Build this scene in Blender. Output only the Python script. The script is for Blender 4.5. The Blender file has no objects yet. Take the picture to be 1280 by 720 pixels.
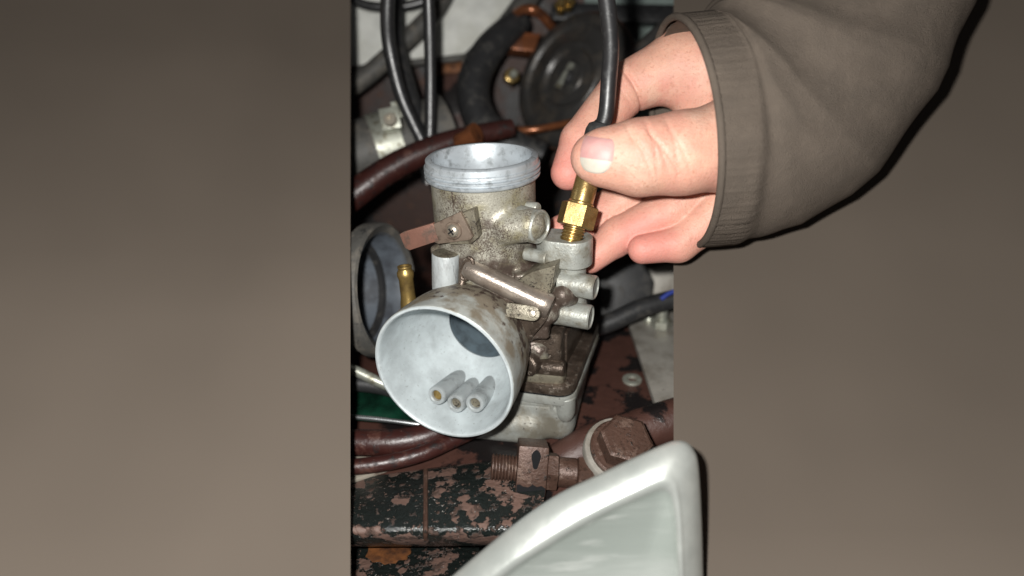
import bpy, bmesh, math, random
import numpy as np
from mathutils import Matrix, Vector
random.seed(4); rng = np.random.default_rng(4)
MM = 0.001
sc = bpy.context.scene
COL = sc.collection

# ------------------------------------------------------------------ camera
# all lengths below are millimetres; the origin is the centre of the carburettor's top ring
PITCH, ROLL, FPX = math.radians(26.0), math.radians(2.3), 800.0
CF = np.array([0, math.cos(PITCH), -math.sin(PITCH)])
_u = np.array([0, math.sin(PITCH), math.cos(PITCH)]); _r = np.array([1., 0, 0])
CR = math.cos(ROLL)*_r - math.sin(ROLL)*_u
CU = math.cos(ROLL)*_u + math.sin(ROLL)*_r
CAM = np.array([8.805, -222.867, 56.319])
cd = bpy.data.cameras.new('camera'); cam = bpy.data.objects.new('camera', cd); COL.objects.link(cam)
m = Matrix.Identity(4)
for i in range(3):
    m[i][0] = CR[i]; m[i][1] = CU[i]; m[i][2] = -CF[i]; m[i][3] = CAM[i]*MM
cam.matrix_world = m
cd.sensor_fit = 'HORIZONTAL'; cd.sensor_width = 36; cd.lens = FPX/1280*36
cd.clip_start = 0.01; cd.clip_end = 20
cd.dof.use_dof = True; cd.dof.focus_distance = 0.222; cd.dof.aperture_fstop = 5.2
sc.camera = cam

# ------------------------------------------------------------------ light
w = bpy.data.worlds.new('World'); sc.world = w; w.use_nodes = True
bg = w.node_tree.nodes['Background']; bg.inputs[0].default_value = (0.95, 0.97, 1, 1); bg.inputs[1].default_value = 0.042
ld = bpy.data.lights.new('phone_flash', 'POINT'); ld.energy = 3.9; ld.shadow_soft_size = 0.004; ld.color = (1, 0.985, 0.95)
lo = bpy.data.objects.new('phone_flash', ld); COL.objects.link(lo)
lo.location = (CAM - 16*CR + 12*CU + 2*CF)*MM
sc.view_settings.view_transform = 'Standard'; sc.view_settings.look = 'None'
sc.view_settings.exposure = 0.0; sc.view_settings.gamma = 1.0; sc.view_settings.use_curve_mapping = False

# ------------------------------------------------------------------ placing helpers
AZ = math.radians(-21.5)
LX = np.array([math.cos(AZ), math.sin(AZ), 0]); LY = np.array([-math.sin(AZ), math.cos(AZ), 0]); LZ = np.array([0, 0, 1.])
FLOOR = -109.0
def at(x, y, d):                       # a point seen at (x, y) of the 1280x720 frame, d mm in front of the lens
    return CAM + d*(CF + (x-640)/FPX*CR + (360-y)/FPX*CU)
def loc(p): p = np.asarray(p, float); return np.array([p@LX, p@LY, p@LZ])
def atl(x, y, ax, v):                  # the same in the carburettor's own frame, on the plane ax = v
    c = loc(CAM); r = loc(CF + (x-640)/FPX*CR + (360-y)/FPX*CU); i = 'xyz'.index(ax)
    return c + (v-c[i])/r[i]*r
def onfloor(x, y, z=FLOOR):
    r = CF + (x-640)/FPX*CR + (360-y)/FPX*CU
    return CAM + (z-CAM[2])/r[2]*r
def unit(v): v = np.asarray(v, float); return v/np.linalg.norm(v)

# ------------------------------------------------------------------ materials
MATS = {}
def material(name, base, rough=.5, metal=0., layers=(), bump=0., bscale=1., spec=.5, sss=0., coat=0., rough_var=0., detail=6, stretch=(1, 1, 1)):
    """layers: (colour, noise scale per mm, threshold, softness, roughness or None, (axis, centre, width) or None)"""
    mt = bpy.data.materials.new(name); mt.use_nodes = True; nt = mt.node_tree; N = nt.nodes; Lk = nt.links
    b = N['Principled BSDF']; MATS[name] = mt
    tc = N.new('ShaderNodeTexCoord'); mp = N.new('ShaderNodeMapping'); mp.inputs['Scale'].default_value = tuple(1000*q for q in stretch)
    Lk.new(tc.outputs['Object'], mp.inputs[0]); co = mp.outputs[0]
    def noise(scale, det=detail, off=0., rough=.6):
        n = N.new('ShaderNodeTexNoise'); n.inputs['Scale'].default_value = scale; n.inputs['Detail'].default_value = det
        n.inputs['Roughness'].default_value = rough
        if off:
            mm = N.new('ShaderNodeMapping'); mm.inputs['Location'].default_value = (off, off*1.7, -off); Lk.new(co, mm.inputs[0]); Lk.new(mm.outputs[0], n.inputs[0])
        else: Lk.new(co, n.inputs[0])
        return n.outputs['Fac']
    def math_(op, a, c=None):
        q = N.new('ShaderNodeMath'); q.operation = op
        for i, v in enumerate((a, c)):
            if v is None: continue
            if isinstance(v, (int, float)): q.inputs[i].default_value = v
            else: Lk.new(v, q.inputs[i])
        return q.outputs[0]
    rgb = N.new('ShaderNodeRGB'); rgb.outputs[0].default_value = (*base, 1); col = rgb.outputs[0]
    # slight tonal variation everywhere
    v = noise(.11 if name != 'taupe_paint' else .006, 3, 31.); mr = N.new('ShaderNodeMapRange'); mr.inputs[3].default_value = .86; mr.inputs[4].default_value = 1.12; mr.inputs[1].default_value = .3; mr.inputs[2].default_value = .7; Lk.new(v, mr.inputs[0])
    mx = N.new('ShaderNodeMix'); mx.data_type = 'RGBA'; mx.blend_type = 'MULTIPLY'; mx.inputs[0].default_value = 1; Lk.new(col, mx.inputs[6]); Lk.new(mr.outputs[0], mx.inputs[7]); col = mx.outputs[2]
    rr = None; masks = []
    for k, (c2, s, th, so, r2, loca) in enumerate(layers):
        f = noise(s, detail, 7.3*(k+1))
        if s > 1.2: f = math_('ADD', f, math_('MULTIPLY', math_('SUBTRACT', noise(.09, 3, 19.), .5), .55))
        if loca:
            sx = N.new('ShaderNodeSeparateXYZ'); Lk.new(co, sx.inputs[0])
            a = sx.outputs['XYZ'.index(loca[0])]
            g = math_('MULTIPLY', math_('SUBTRACT', a, loca[1]), 1.0/loca[2])
            g = math_('SUBTRACT', 1.0, math_('POWER', math_('ABSOLUTE', g), 2))
            f = math_('ADD', f, math_('MULTIPLY', math_('MAXIMUM', g, -1.), loca[3] if len(loca) > 3 else .22))
        r = N.new('ShaderNodeMapRange'); r.inputs[1].default_value = th-so; r.inputs[2].default_value = th+so; Lk.new(f, r.inputs[0])
        masks.append(r.outputs[0])
        x = N.new('ShaderNodeMix'); x.data_type = 'RGBA'; Lk.new(r.outputs[0], x.inputs[0]); Lk.new(col, x.inputs[6]); x.inputs[7].default_value = (*c2, 1); col = x.outputs[2]
        if r2 is not None:
            y = N.new('ShaderNodeMix'); Lk.new(r.outputs[0], y.inputs[0]); y.inputs[3].default_value = r2
            if rr is None: y.inputs[2].default_value = rough
            else: Lk.new(rr, y.inputs[2])
            rr = y.outputs[0]
    if name == 'skin':                  # fingertips and knuckles carry more blood
        at_ = N.new('ShaderNodeAttribute'); at_.attribute_name = 'flush'
        x = N.new('ShaderNodeMix'); x.data_type = 'RGBA'; Lk.new(at_.outputs['Fac'], x.inputs[0]); Lk.new(col, x.inputs[6]); x.inputs[7].default_value = (.60, .225, .19, 1); col = x.outputs[2]
    Lk.new(col, b.inputs['Base Color'])
    if rough_var:
        n = noise(.35, 4, 55.); a = math_('ADD', math_('MULTIPLY', math_('SUBTRACT', n, .5), rough_var*2), rough if rr is None else rr); rr = a
    if rr is None: b.inputs['Roughness'].default_value = rough
    else: Lk.new(rr, b.inputs['Roughness'])
    b.inputs['Metallic'].default_value = metal; b.inputs['Specular IOR Level'].default_value = spec
    b.inputs['Coat Weight'].default_value = coat; b.inputs['Coat Roughness'].default_value = .15
    if sss:
        b.inputs['Subsurface Weight'].default_value = sss; b.inputs['Subsurface Radius'].default_value = (1, .36, .22); b.inputs['Subsurface Scale'].default_value = .0035
    if bump:
        bp = N.new('ShaderNodeBump'); bp.inputs['Strength'].default_value = 1.0; bp.inputs['Distance'].default_value = bump*MM
        h = noise(bscale, 5, 3.1)
        for mk in masks[:2]: h = math_('ADD', h, math_('MULTIPLY', mk, .45))
        Lk.new(h, bp.inputs['Height']); Lk.new(bp.outputs[0], b.inputs['Normal'])
    return mt
BRN = (.075, .05, .036); DRK = (.022, .017, .014)
material('zinc', (.50, .55, .565), .5, .2, [((.35, .38, .39), .09, .60, .14, .6, None), ((.12, .12, .115), .42, .72, .015, .7, None), ((.30, .32, .32), .9, .66, .05, .6, None)], .06, 2.)
material('bore_metal', (.20, .26, .30), .38, .45, [((.12, .15, .17), .16, .56, .10, .45, None)], .05, 2.)
material('zinc_grey', (.34, .365, .37), .48, .25, [((.20, .21, .21), .2, .60, .08, .6, None), ((.10, .10, .095), .6, .70, .02, .7, None)], .05, 2.)
material('zinc_ring', (.46, .50, .53), .42, .45, [((.24, .26, .27), .3, .60, .08, .6, None), ((.08, .08, .08), .9, .70, .03, .7, None)], .05, 2.)
material('bell_outside', (.40, .42, .40), .46, .3, [((.22, .19, .145), .14, .52, .10, .5, ('Y', -12, 26)), ((.075, .052, .042), .30, .60, .04, .42, ('Y', -10, 22, .13))], .12, 1.2)
material('casting', (.355, .34, .285), .40, .35, [((.23, .205, .125), .13, .57, .09, .5, None), ((.085, .062, .05), .11, .58, .09, .30, ('Z', 52, 31)), ((.09, .07, .055), 2.0, .61, .09, .5, ('Z', 76, 24, .07)), ((.26, .22, .19), .5, .66, .06, .30, ('Z', 52, 20, .04))], .18, 1.1)
material('casting_dark', (.15, .115, .09), .30, .6, [((.065, .047, .036), .13, .48, .12, .34, None), ((.26, .22, .18), .45, .63, .05, .32, None), ((.03, .023, .018), .8, .62, .05, .5, None)], .26, 1.1)
material('oily_metal', (.33, .285, .245), .30, .65, [((.16, .125, .10), .10, .56, .12, .36, None), ((.07, .055, .045), 1.0, .67, .06, .45, None)], .10, 1.3)
material('casting_clean', (.36, .37, .34), .42, .4, [((.21, .195, .155), .17, .55, .09, .45, None), ((.09, .078, .064), 1.1, .67, .07, .5, None)], .14, 1.2)
material('bowl_metal', (.33, .34, .315), .46, .3, [((.19, .175, .14), .09, .53, .09, .45, None), ((.05, .04, .032), .5, .66, .04, .5, None)], .14, 1.)
material('chipped_white', (.37, .395, .40), .5, .1, [((.27, .28, .28), .3, .56, .08, .5, None), ((.09, .09, .09), .3, .66, .03, .5, None)], .16, .8, stretch=(1, 1, .4))
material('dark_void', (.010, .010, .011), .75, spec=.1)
material('brass', (.42, .295, .12), .26, .8, [((.24, .15, .05), .25, .58, .10, .42, None)], .04, 2., rough_var=.1)
material('old_brass', (.38, .26, .09), .36, .75, [((.18, .12, .045), .25, .56, .10, .5, None)], .05, 2.)
material('copper_tab', (.20, .098, .072), .5, .35, [((.10, .07, .055), .22, .58, .08, .5, None)], .08, 1.)
material('bracket_steel', (.24, .185, .145), .42, .55, [((.10, .07, .052), .25, .56, .08, .5, None)], .08, 1.2)
material('screw_steel', (.50, .45, .37), .32, .8, [((.10, .08, .06), .5, .62, .06, .5, None)], .05, 1.5)
material('black_cable', (.014, .014, .015), .38, 0, [((.03, .03, .03), .5, .62, .08, .5, None)], .03, .8, spec=1.0, rough_var=.08)
material('black_rubber', (.022, .022, .023), .5, 0, [((.05, .047, .043), .2, .60, .08, .7, None)], .12, .8)
material('grey_rubber', (.075, .072, .066), .55, 0, [((.14, .125, .105), .12, .58, .10, .7, None), ((.02, .02, .02), .3, .64, .05, .6, None)], .2, .6)
material('boot_inner', (.095, .11, .13), .55, 0, [((.045, .05, .06), .12, .52, .1, .6, None)], .1, .6)
material('maroon_hose', (.036, .011, .009), .36, 0, [((.07, .028, .02), .2, .62, .06, .5, None), ((.01, .007, .007), .25, .60, .06, .6, None), ((.16, .11, .09), .9, .70, .02, .7, None)], .12, .7)
material('red_oxide', (.062, .027, .020), .5, 0, [((.010, .008, .008), .045, .54, .02, .35, None), ((.15, .09, .075), .35, .70, .03, .7, None)], .25, .4, rough_var=.1)
material('bulkhead_paint', (.052, .024, .017), .6, 0, [((.010, .008, .008), .03, .54, .05, .5, None), ((.12, .055, .03), .2, .64, .04, .7, None)], .25, .4)
material('dull_alloy', (.20, .18, .135), .42, .4, [((.09, .072, .052), .2, .56, .08, .45, None), ((.035, .028, .022), 1.3, .60, .05, .5, None)], .14, 1.1)
material('rusty_steel', (.078, .042, .030), .46, .25, [((.13, .082, .062), .22, .60, .06, .55, None), ((.02, .015, .012), .28, .64, .03, .5, None), ((.042, .023, .016), .9, .60, .05, .5, None)], .22, .8)
material('rust_orange', (.22, .085, .03), .45, .4, [((.06, .026, .014), .2, .52, .1, .6, None)], .25, .6)
material('flaked_paint', (.010, .013, .012), .16, 0, [((.125, .072, .055), .10, .55, .010, .6, None), ((.06, .032, .022), .26, .60, .04, .7, None), ((.30, .28, .26), .75, .685, .02, .7, None), ((.13, .078, .06), .5, .64, .012, .6, None)], .7, .5, spec=.7, detail=10)
material('chalk_white', (.74, .745, .70), .6, 0, [((.60, .60, .54), .035, .52, .1, .6, None), ((.14, .13, .12), .085, .70, .03, .7, None)], .15, .5)
material('teal_paint', (.23, .28, .26), .5, 0, [((.13, .16, .15), .06, .55, .1, .6, None)], .1, .5)
material('grey_plate', (.33, .31, .275), .5, .25, [((.20, .18, .15), .08, .55, .1, .5, None), ((.07, .05, .04), .35, .70, .03, .6, None)], .15, .7)
material('galvanised', (.42, .43, .37), .4, .6, [((.18, .16, .11), .3, .58, .08, .5, None)], .1, .8)
material('lid_silver', (.42, .435, .41), .36, .45, [((.35, .37, .35), .05, .50, .12, .32, None)], .10, .10, rough_var=.06)
material('lid_face', (.38, .405, .38), .40, .30, [((.29, .32, .295), .045, .52, .10, .34, None), ((.46, .48, .455), .10, .64, .05, .5, None), ((.25, .27, .25), .5, .70, .02, .5, None)], .10, .10, rough_var=.06, stretch=(.22, 1.6, 1.6))
material('copper_pipe', (.24, .085, .035), .24, .5, [((.09, .035, .02), .15, .56, .1, .4, None)], .05, .5)
material('green_enamel', (.008, .05, .028), .2, 0, [((.004, .016, .01), .07, .55, .1, .3, None)], .05, .4)
material('chrome_strip', (.55, .57, .58), .22, .9, [((.2, .2, .2), .3, .62, .05, .5, None)])
material('cream_plate', (.24, .215, .175), .6, 0, [((.10, .065, .05), .12, .54, .05, .7, None)], .2, .5)
material('dark_disc', (.048, .046, .044), .35, .3, [((.08, .068, .056), .1, .58, .1, .45, None)], .2, .4)
material('taupe_paint', (.108, .088, .071), .8, 0, [], .0, .15, spec=.15, detail=2)
material('knit_taupe', (.116, .094, .076), .95, 0, [((.100, .082, .067), .1, .55, .15, None, None)], .45, 2.6, spec=.1)
material('blue_wire', (.02, .04, .25), .4)
material('skin', (.600, .335, .245), .46, 0, [((.60, .285, .22), .05, .54, .12, None, None), ((.63, .385, .29), .11, .60, .10, None, None), ((.48, .235, .165), .9, .63, .08, None, None)], .24, 1.4, spec=.36, sss=.14)
material('nail_pink', (.50, .265, .25), .46, 0, [((.54, .32, .295), .12, .55, .1, None, None)], .03, .5, spec=.3, sss=.1)
material('nail_white', (.52, .48, .41), .5, 0, [], .03, .5, spec=.3, sss=.08)

# ------------------------------------------------------------------ mesh helpers
def link(o, parent=None):
    COL.objects.link(o)
    if parent is not None: o.parent = parent
    return o
ORIGIN = {}
def thing(name, label, cat, base=(0, 0, 0), rotz=0., group=None, kind=None):
    o = bpy.data.objects.new(name, None); o.empty_display_size = .01; link(o)
    o.location = np.asarray(base)*MM; o.rotation_euler = (0, 0, rotz)
    tag(o, label, cat, group, kind); ORIGIN[o.name] = np.asarray(base, float)
    return o
def tag(o, label=None, cat=None, group=None, kind=None):
    if label: o['label'] = label
    if cat: o['category'] = cat
    if group: o['group'] = group
    if kind: o['kind'] = kind
    return o
class G:                                # gathers vertices and faces of ONE mesh
    def __init__(s): s.v = []; s.f = []; s.n = 0
    def add(s, v, f):
        v = np.asarray(v, float).reshape(-1, 3); s.v.append(v); s.f += [tuple(i+s.n for i in q) for q in f]; s.n += len(v); return s
    def verts(s): return np.concatenate(s.v)
def make(name, g, mat, parent=None, origin=None, sharp=38, bevel=0., mats=None, fmat=None, label=None):
    V = g.verts()
    if origin is None:
        origin = ORIGIN[parent.name] if parent is not None else np.array([*((V.min(0)+V.max(0))/2)[:2], V[:, 2].min()])
    me = bpy.data.meshes.new(name); me.from_pydata(((V-origin)*MM).tolist(), [], g.f)
    bm = bmesh.new(); bm.from_mesh(me)
    bmesh.ops.remove_doubles(bm, verts=bm.verts, dist=1e-7)
    bmesh.ops.recalc_face_normals(bm, faces=bm.faces)
    if bevel:
        es = [e for e in bm.edges if len(e.link_faces) == 2 and e.calc_face_angle(0) > math.radians(35)]
        bmesh.ops.bevel(bm, geom=es, offset=bevel*MM, segments=2, profile=.6, affect='EDGES', clamp_overlap=True)
    for f in bm.faces: f.smooth = True
    for e in bm.edges:
        if len(e.link_faces) == 2 and e.calc_face_angle(0) > math.radians(sharp): e.smooth = False
    bm.to_mesh(me); bm.free()
    for mm_ in ([mat] if mats is None else mats): me.materials.append(MATS[mm_])
    o = bpy.data.objects.new(name, me); link(o, parent)
    ORIGIN[o.name] = origin
    if parent is None: o.location = origin*MM
    if label: o['label'] = label
    return o
def frame(ax):
    ax = unit(ax); h = np.array([0, 0, 1.]) if abs(ax[2]) < .9 else np.array([1., 0, 0])
    u = unit(np.cross(h, ax)); return u, np.cross(ax, u), ax
def lathe(profile, c, ax, n=40, closed=False, arc=None):
    """profile (r, t) along ax from c; r = 0 ends become poles"""
    u, v, a = frame(ax); c = np.asarray(c, float); V = []; F = []
    for r, t in profile:
        for k in range(n):
            th = 2*math.pi*k/n; V.append(c+a*t+r*(math.cos(th)*u+math.sin(th)*v))
    P = len(profile)
    for i in range(P-1 + (1 if closed else 0)):
        i2 = (i+1) % P
        for k in range(n):
            k2 = (k+1) % n; F.append((i*n+k, i*n+k2, i2*n+k2, i2*n+k))
    return G().add(V, F)
def spline(P, per=8):
    P = [np.asarray(p, float) for p in P]; Q = [2*P[0]-P[1]]+P+[2*P[-1]-P[-2]]; out = []
    for i in range(1, len(Q)-2):
        for k in range(per):
            t = k/per; a, b, c, d = Q[i-1:i+3]
            out.append(.5*((2*b)+(c-a)*t+(2*a-5*b+4*c-d)*t*t+(3*b-a-3*c+d)*t**3))
    out.append(P[-1]); return out
def tube(P, r, n=16, per=8, caps=True, squash=1.0, ripple=None):
    P = spline(P, per) if len(P) > 2 else [np.asarray(p, float) for p in P]
    m_ = len(P); rs = np.interp(np.linspace(0, 1, m_), np.linspace(0, 1, len(r)), r) if hasattr(r, '__len__') else [r]*m_
    V = []; F = []; t0 = unit(P[1]-P[0]); u, v, _ = frame(t0)
    for i, p in enumerate(P):
        t = unit(P[min(i+1, m_-1)]-P[max(i-1, 0)]); u = unit(u-(u@t)*t); v = np.cross(t, u)
        for k in range(n):
            th = 2*math.pi*k/n; q = rs[i]*(1 if ripple is None else ripple(i/(m_-1), th))
            V.append(p+q*(math.cos(th)*u+squash*math.sin(th)*v))
    for i in range(m_-1):
        for k in range(n): k2 = (k+1) % n; F.append((i*n+k, i*n+k2, (i+1)*n+k2, (i+1)*n+k))
    if caps: F.append(tuple(range(n))[::-1]); F.append(tuple((m_-1)*n+k for k in range(n)))
    return G().add(V, F)
def prism(poly, d):
    """closed polygon of 3-D points extruded by vector d"""
    P = np.asarray(poly, float); n = len(P); V = np.concatenate([P, P+np.asarray(d, float)])
    F = [tuple(range(n))[::-1], tuple(range(n, 2*n))]+[(k, (k+1) % n, n+(k+1) % n, n+k) for k in range(n)]
    return G().add(V, F)
def rounded(poly, r, n=5):
    """2-D polygon with rounded corners"""
    out = []; P = [np.asarray(p, float) for p in poly]; m_ = len(P)
    for i in range(m_):
        a, b, c = P[i-1], P[i], P[(i+1) % m_]; u = unit(a-b); v = unit(c-b)
        ang = math.acos(max(-1, min(1, u@v))); rr = r[i] if hasattr(r, '__len__') else r
        d = min(rr/math.tan(ang/2), .48*np.linalg.norm(a-b), .48*np.linalg.norm(c-b)); rr = d*math.tan(ang/2)
        ce = b+unit(u+v)*rr/math.sin(ang/2); s = b+u*d-ce; e = b+v*d-ce
        for k in range(n+1):
            t = k/n; w_ = (1-t)*s+t*e; out.append(ce+unit(w_)*rr)
    return out
def box(c, h, ax=None):
    ax = np.eye(3) if ax is None else np.asarray(ax, float); c = np.asarray(c, float)
    P = [c+s[0]*h[0]*ax[0]+s[1]*h[1]*ax[1]-h[2]*ax[2] for s in ((-1, -1), (1, -1), (1, 1), (-1, 1))]
    return prism(P, 2*h[2]*ax[2])
def hexa(c, ax, R, hgt, rot=0., chamfer=.1):
    u, v, a = frame(ax); c = np.asarray(c, float); V = []; F = []
    rings = [(R*(1-chamfer), 0), (R, R*chamfer*.6), (R, hgt-R*chamfer*.6), (R*(1-chamfer), hgt)]
    for r, t in rings:
        for k in range(6): th = rot+k*math.pi/3; V.append(c+a*t+r*(math.cos(th)*u+math.sin(th)*v))
    for i in range(3):
        for k in range(6): k2 = (k+1) % 6; F.append((i*6+k, i*6+k2, (i+1)*6+k2, (i+1)*6+k))
    F.append(tuple(range(6))[::-1]); F.append(tuple(range(18, 24)))
    return G().add(V, F)
def merge(*gs):
    o = G()
    for g in gs: o.add(g.verts(), g.f)
    return o

# ---- distance fields for cast metal and the hand
def sd_cone(p, a, b, r1, r2):          # round cone
    a = np.asarray(a, np.float32); b = np.asarray(b, np.float32); ba = b-a; l2 = float(ba@ba); rr = r1-r2; a2 = l2-rr*rr; il2 = 1/l2
    pa = p-a; y = pa@ba; z = y-l2
    q = pa*l2-y[..., None]*ba; x2 = (q*q).sum(-1); y2 = y*y*l2; z2 = z*z*l2
    k = np.sign(rr)*rr*rr*x2
    out = (np.sqrt(np.maximum(x2*a2*il2, 0))+y*rr)*il2-r1
    c1 = np.sign(z)*a2*z2 > k; c2 = np.sign(y)*a2*y2 < k
    out = np.where(c2, np.sqrt((x2+y2))*il2-r1, out)
    return np.where(c1, np.sqrt(x2+z2)*il2-r2, out).astype(np.float32)
def sd_cyl(p, c, ax, r, h, rd=.8):     # capped cylinder from c along ax by h, rounded
    ax = unit(ax).astype(np.float32); pa = p-(np.asarray(c)+ax*h/2).astype(np.float32); t = pa@ax
    rad = np.sqrt(np.maximum((pa*pa).sum(-1)-t*t, 0))
    dx = rad-(r-rd); dy = np.abs(t)-(h/2-rd)
    return np.minimum(np.maximum(dx, dy), 0)+np.sqrt(np.maximum(dx, 0)**2+np.maximum(dy, 0)**2)-rd
def sd_box(p, c, h, rd=1., rz=0.):
    q = p-np.asarray(c, np.float32)
    if rz:
        cs, sn = math.cos(rz), math.sin(rz); q = np.stack([q[..., 0]*cs+q[..., 1]*sn, -q[..., 0]*sn+q[..., 1]*cs, q[..., 2]], -1)
    d = np.abs(q)-(np.asarray(h, np.float32)-rd)
    return np.minimum(d.max(-1), 0)+np.sqrt((np.maximum(d, 0)**2).sum(-1))-rd
def smin(a, b, k):
    h = np.clip(.5+.5*(b-a)/k, 0, 1); return b*(1-h)+a*h-k*h*(1-h)
def smax(a, b, k): return -smin(-a, -b, k)
def nets(fn, lo_, hi, h):
    lo_ = np.asarray(lo_, float); n = np.ceil((np.asarray(hi)-lo_)/h).astype(int)+1
    xs = [lo_[i]+h*np.arange(n[i]) for i in range(3)]
    S = np.empty(n, np.float32); yz = np.stack(np.meshgrid(xs[1], xs[2], indexing='ij'), -1).astype(np.float32)
    step = 12
    for i in range(0, n[0], step):
        m_ = min(step, n[0]-i); p = np.empty((m_, n[1], n[2], 3), np.float32)
        p[..., 0] = xs[0][i:i+m_, None, None]; p[..., 1:] = yz[None]; S[i:i+m_] = fn(p)
    I = S < 0; c = I[:-1, :-1, :-1].astype(np.int8)*0
    for dx in (0, 1):
        for dy in (0, 1):
            for dz in (0, 1): c = c+I[dx:n[0]-1+dx, dy:n[1]-1+dy, dz:n[2]-1+dz]
    act = (c > 0) & (c < 8); idx = np.argwhere(act); ids = -np.ones(act.shape, np.int64); ids[act] = np.arange(len(idx))
    acc = np.zeros((len(idx), 3)); cnt = np.zeros(len(idx))
    cor = [(a, b, d) for a in (0, 1) for b in (0, 1) for d in (0, 1)]
    for a in cor:
        for d in range(3):
            if a[d]: continue
            b = list(a); b[d] = 1
            sa = S[idx[:, 0]+a[0], idx[:, 1]+a[1], idx[:, 2]+a[2]]; sb = S[idx[:, 0]+b[0], idx[:, 1]+b[1], idx[:, 2]+b[2]]
            cr = (sa < 0) != (sb < 0); t = np.where(cr, sa/np.where(cr, sa-sb, 1), 0)
            P = np.tile(np.array(a, float), (len(idx), 1)); P[:, d] += t
            acc += P*cr[:, None]; cnt += cr
    V = lo_+h*(idx+acc/cnt[:, None]); F = []
    for d in range(3):
        o = [(1, 2), (2, 0), (0, 1)][d]
        A = [slice(None)]*3; B = [slice(None)]*3; A[d] = slice(0, -1); B[d] = slice(1, None)
        e = np.argwhere(I[tuple(A)] != I[tuple(B)])
        ok = (e[:, o[0]] > 0) & (e[:, o[1]] > 0) & (e[:, o[0]] < n[o[0]]-1) & (e[:, o[1]] < n[o[1]]-1); e = e[ok]
        q = []
        for s in ((-1, -1), (0, -1), (0, 0), (-1, 0)):
            z = e.copy(); z[:, o[0]] += s[0]; z[:, o[1]] += s[1]; q.append(ids[z[:, 0], z[:, 1], z[:, 2]])
        q = np.stack(q, 1); fl = ~I[e[:, 0], e[:, 1], e[:, 2]]; q[fl] = q[fl][:, ::-1]; F.append(q)
    F = np.concatenate(F)
    return V, F
def make_net(name, V, F, mat, parent, origin):
    me = bpy.data.meshes.new(name); me.vertices.add(len(V)); me.vertices.foreach_set('co', ((V-origin)*MM).ravel())
    me.loops.add(F.size); me.loops.foreach_set('vertex_index', F.ravel().astype(np.int32))
    me.polygons.add(len(F)); me.polygons.foreach_set('loop_start', (np.arange(len(F))*4).astype(np.int32)); me.polygons.foreach_set('loop_total', np.full(len(F), 4, np.int32))
    me.update(calc_edges=True); me.polygons.foreach_set('use_smooth', np.ones(len(F), bool)); me.materials.append(MATS[mat])
    me.validate(); o = bpy.data.objects.new(name, me); link(o, parent); ORIGIN[o.name] = np.asarray(origin, float)
    return o

# ================================================================== the setting
def grid(fn, nu, nv):
    V = [fn(i/nu, j/nv) for j in range(nv+1) for i in range(nu+1)]
    return G().add(V, [(j*(nu+1)+i, j*(nu+1)+i+1, (j+1)*(nu+1)+i+1, (j+1)*(nu+1)+i) for j in range(nv) for i in range(nu)])
def struct(name, g, mat, label=None, **k):
    o = make(name, g, mat, **k); o['kind'] = 'structure'
    if label: o['label'] = label
    return o
# floor of the bay and the bulkhead closing it behind
struct('engine_bay_floor', prism([(-170, -52, FLOOR), (150, -52, FLOOR), (150, 210, FLOOR), (-170, 210, FLOOR)], (0, 0, -3)), 'red_oxide', 'brown painted steel floor under the carburettor')
struct('undertray', prism([(-260, -260, FLOOR-70), (260, -260, FLOOR-70), (260, 214, FLOOR-70), (-260, 214, FLOOR-70)], (0, 0, -3)), 'dark_void', 'black tray in the dark below the rails')  # black sheet added as the darkness under the rails
struct('bulkhead', prism([(-330, 214, FLOOR-4), (330, 214, FLOOR-4), (330, 250, 300), (-330, 250, 300)], (0, 4, 0)), 'bulkhead_paint', 'brown bulkhead behind the hoses')
# plain panels added at both sides, bowed to even out the flash, each with a lip folded back along the bay
def side_panel(side, x_in, d_top, d_mid, d_bot):
    def dep(y): return float(np.interp(y, (-300, 0, 360, 720, 1100), (d_top*1.1, d_top, d_mid, d_bot, d_bot*.84)))
    def pt(u, v):
        y = -300+1400*v; e = u*1000; x = x_in+side*e
        return at(x, y, dep(y)*(1-.36*(u**1.4)))
    front = grid(pt, 32, 32)
    lip = grid(lambda u, v: at(x_in, -300+1400*v, dep(-300+1400*v))+CF*16*u+side*CR*(4.5*u), 2, 32)
    back = grid(lambda u, v: pt(u, v)+CF*1.2+side*CR*.6, 32, 32)
    return struct('inner_wing_panel', merge(front, back, lip), 'taupe_paint', ['smooth taupe painted panel right of the hand', 'smooth taupe painted panel left of the rubber boot'][side < 0], sharp=60)
side_panel(-1, 438, 310, 238, 192)
side_panel(1, 842, 300, 250, 190)

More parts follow.
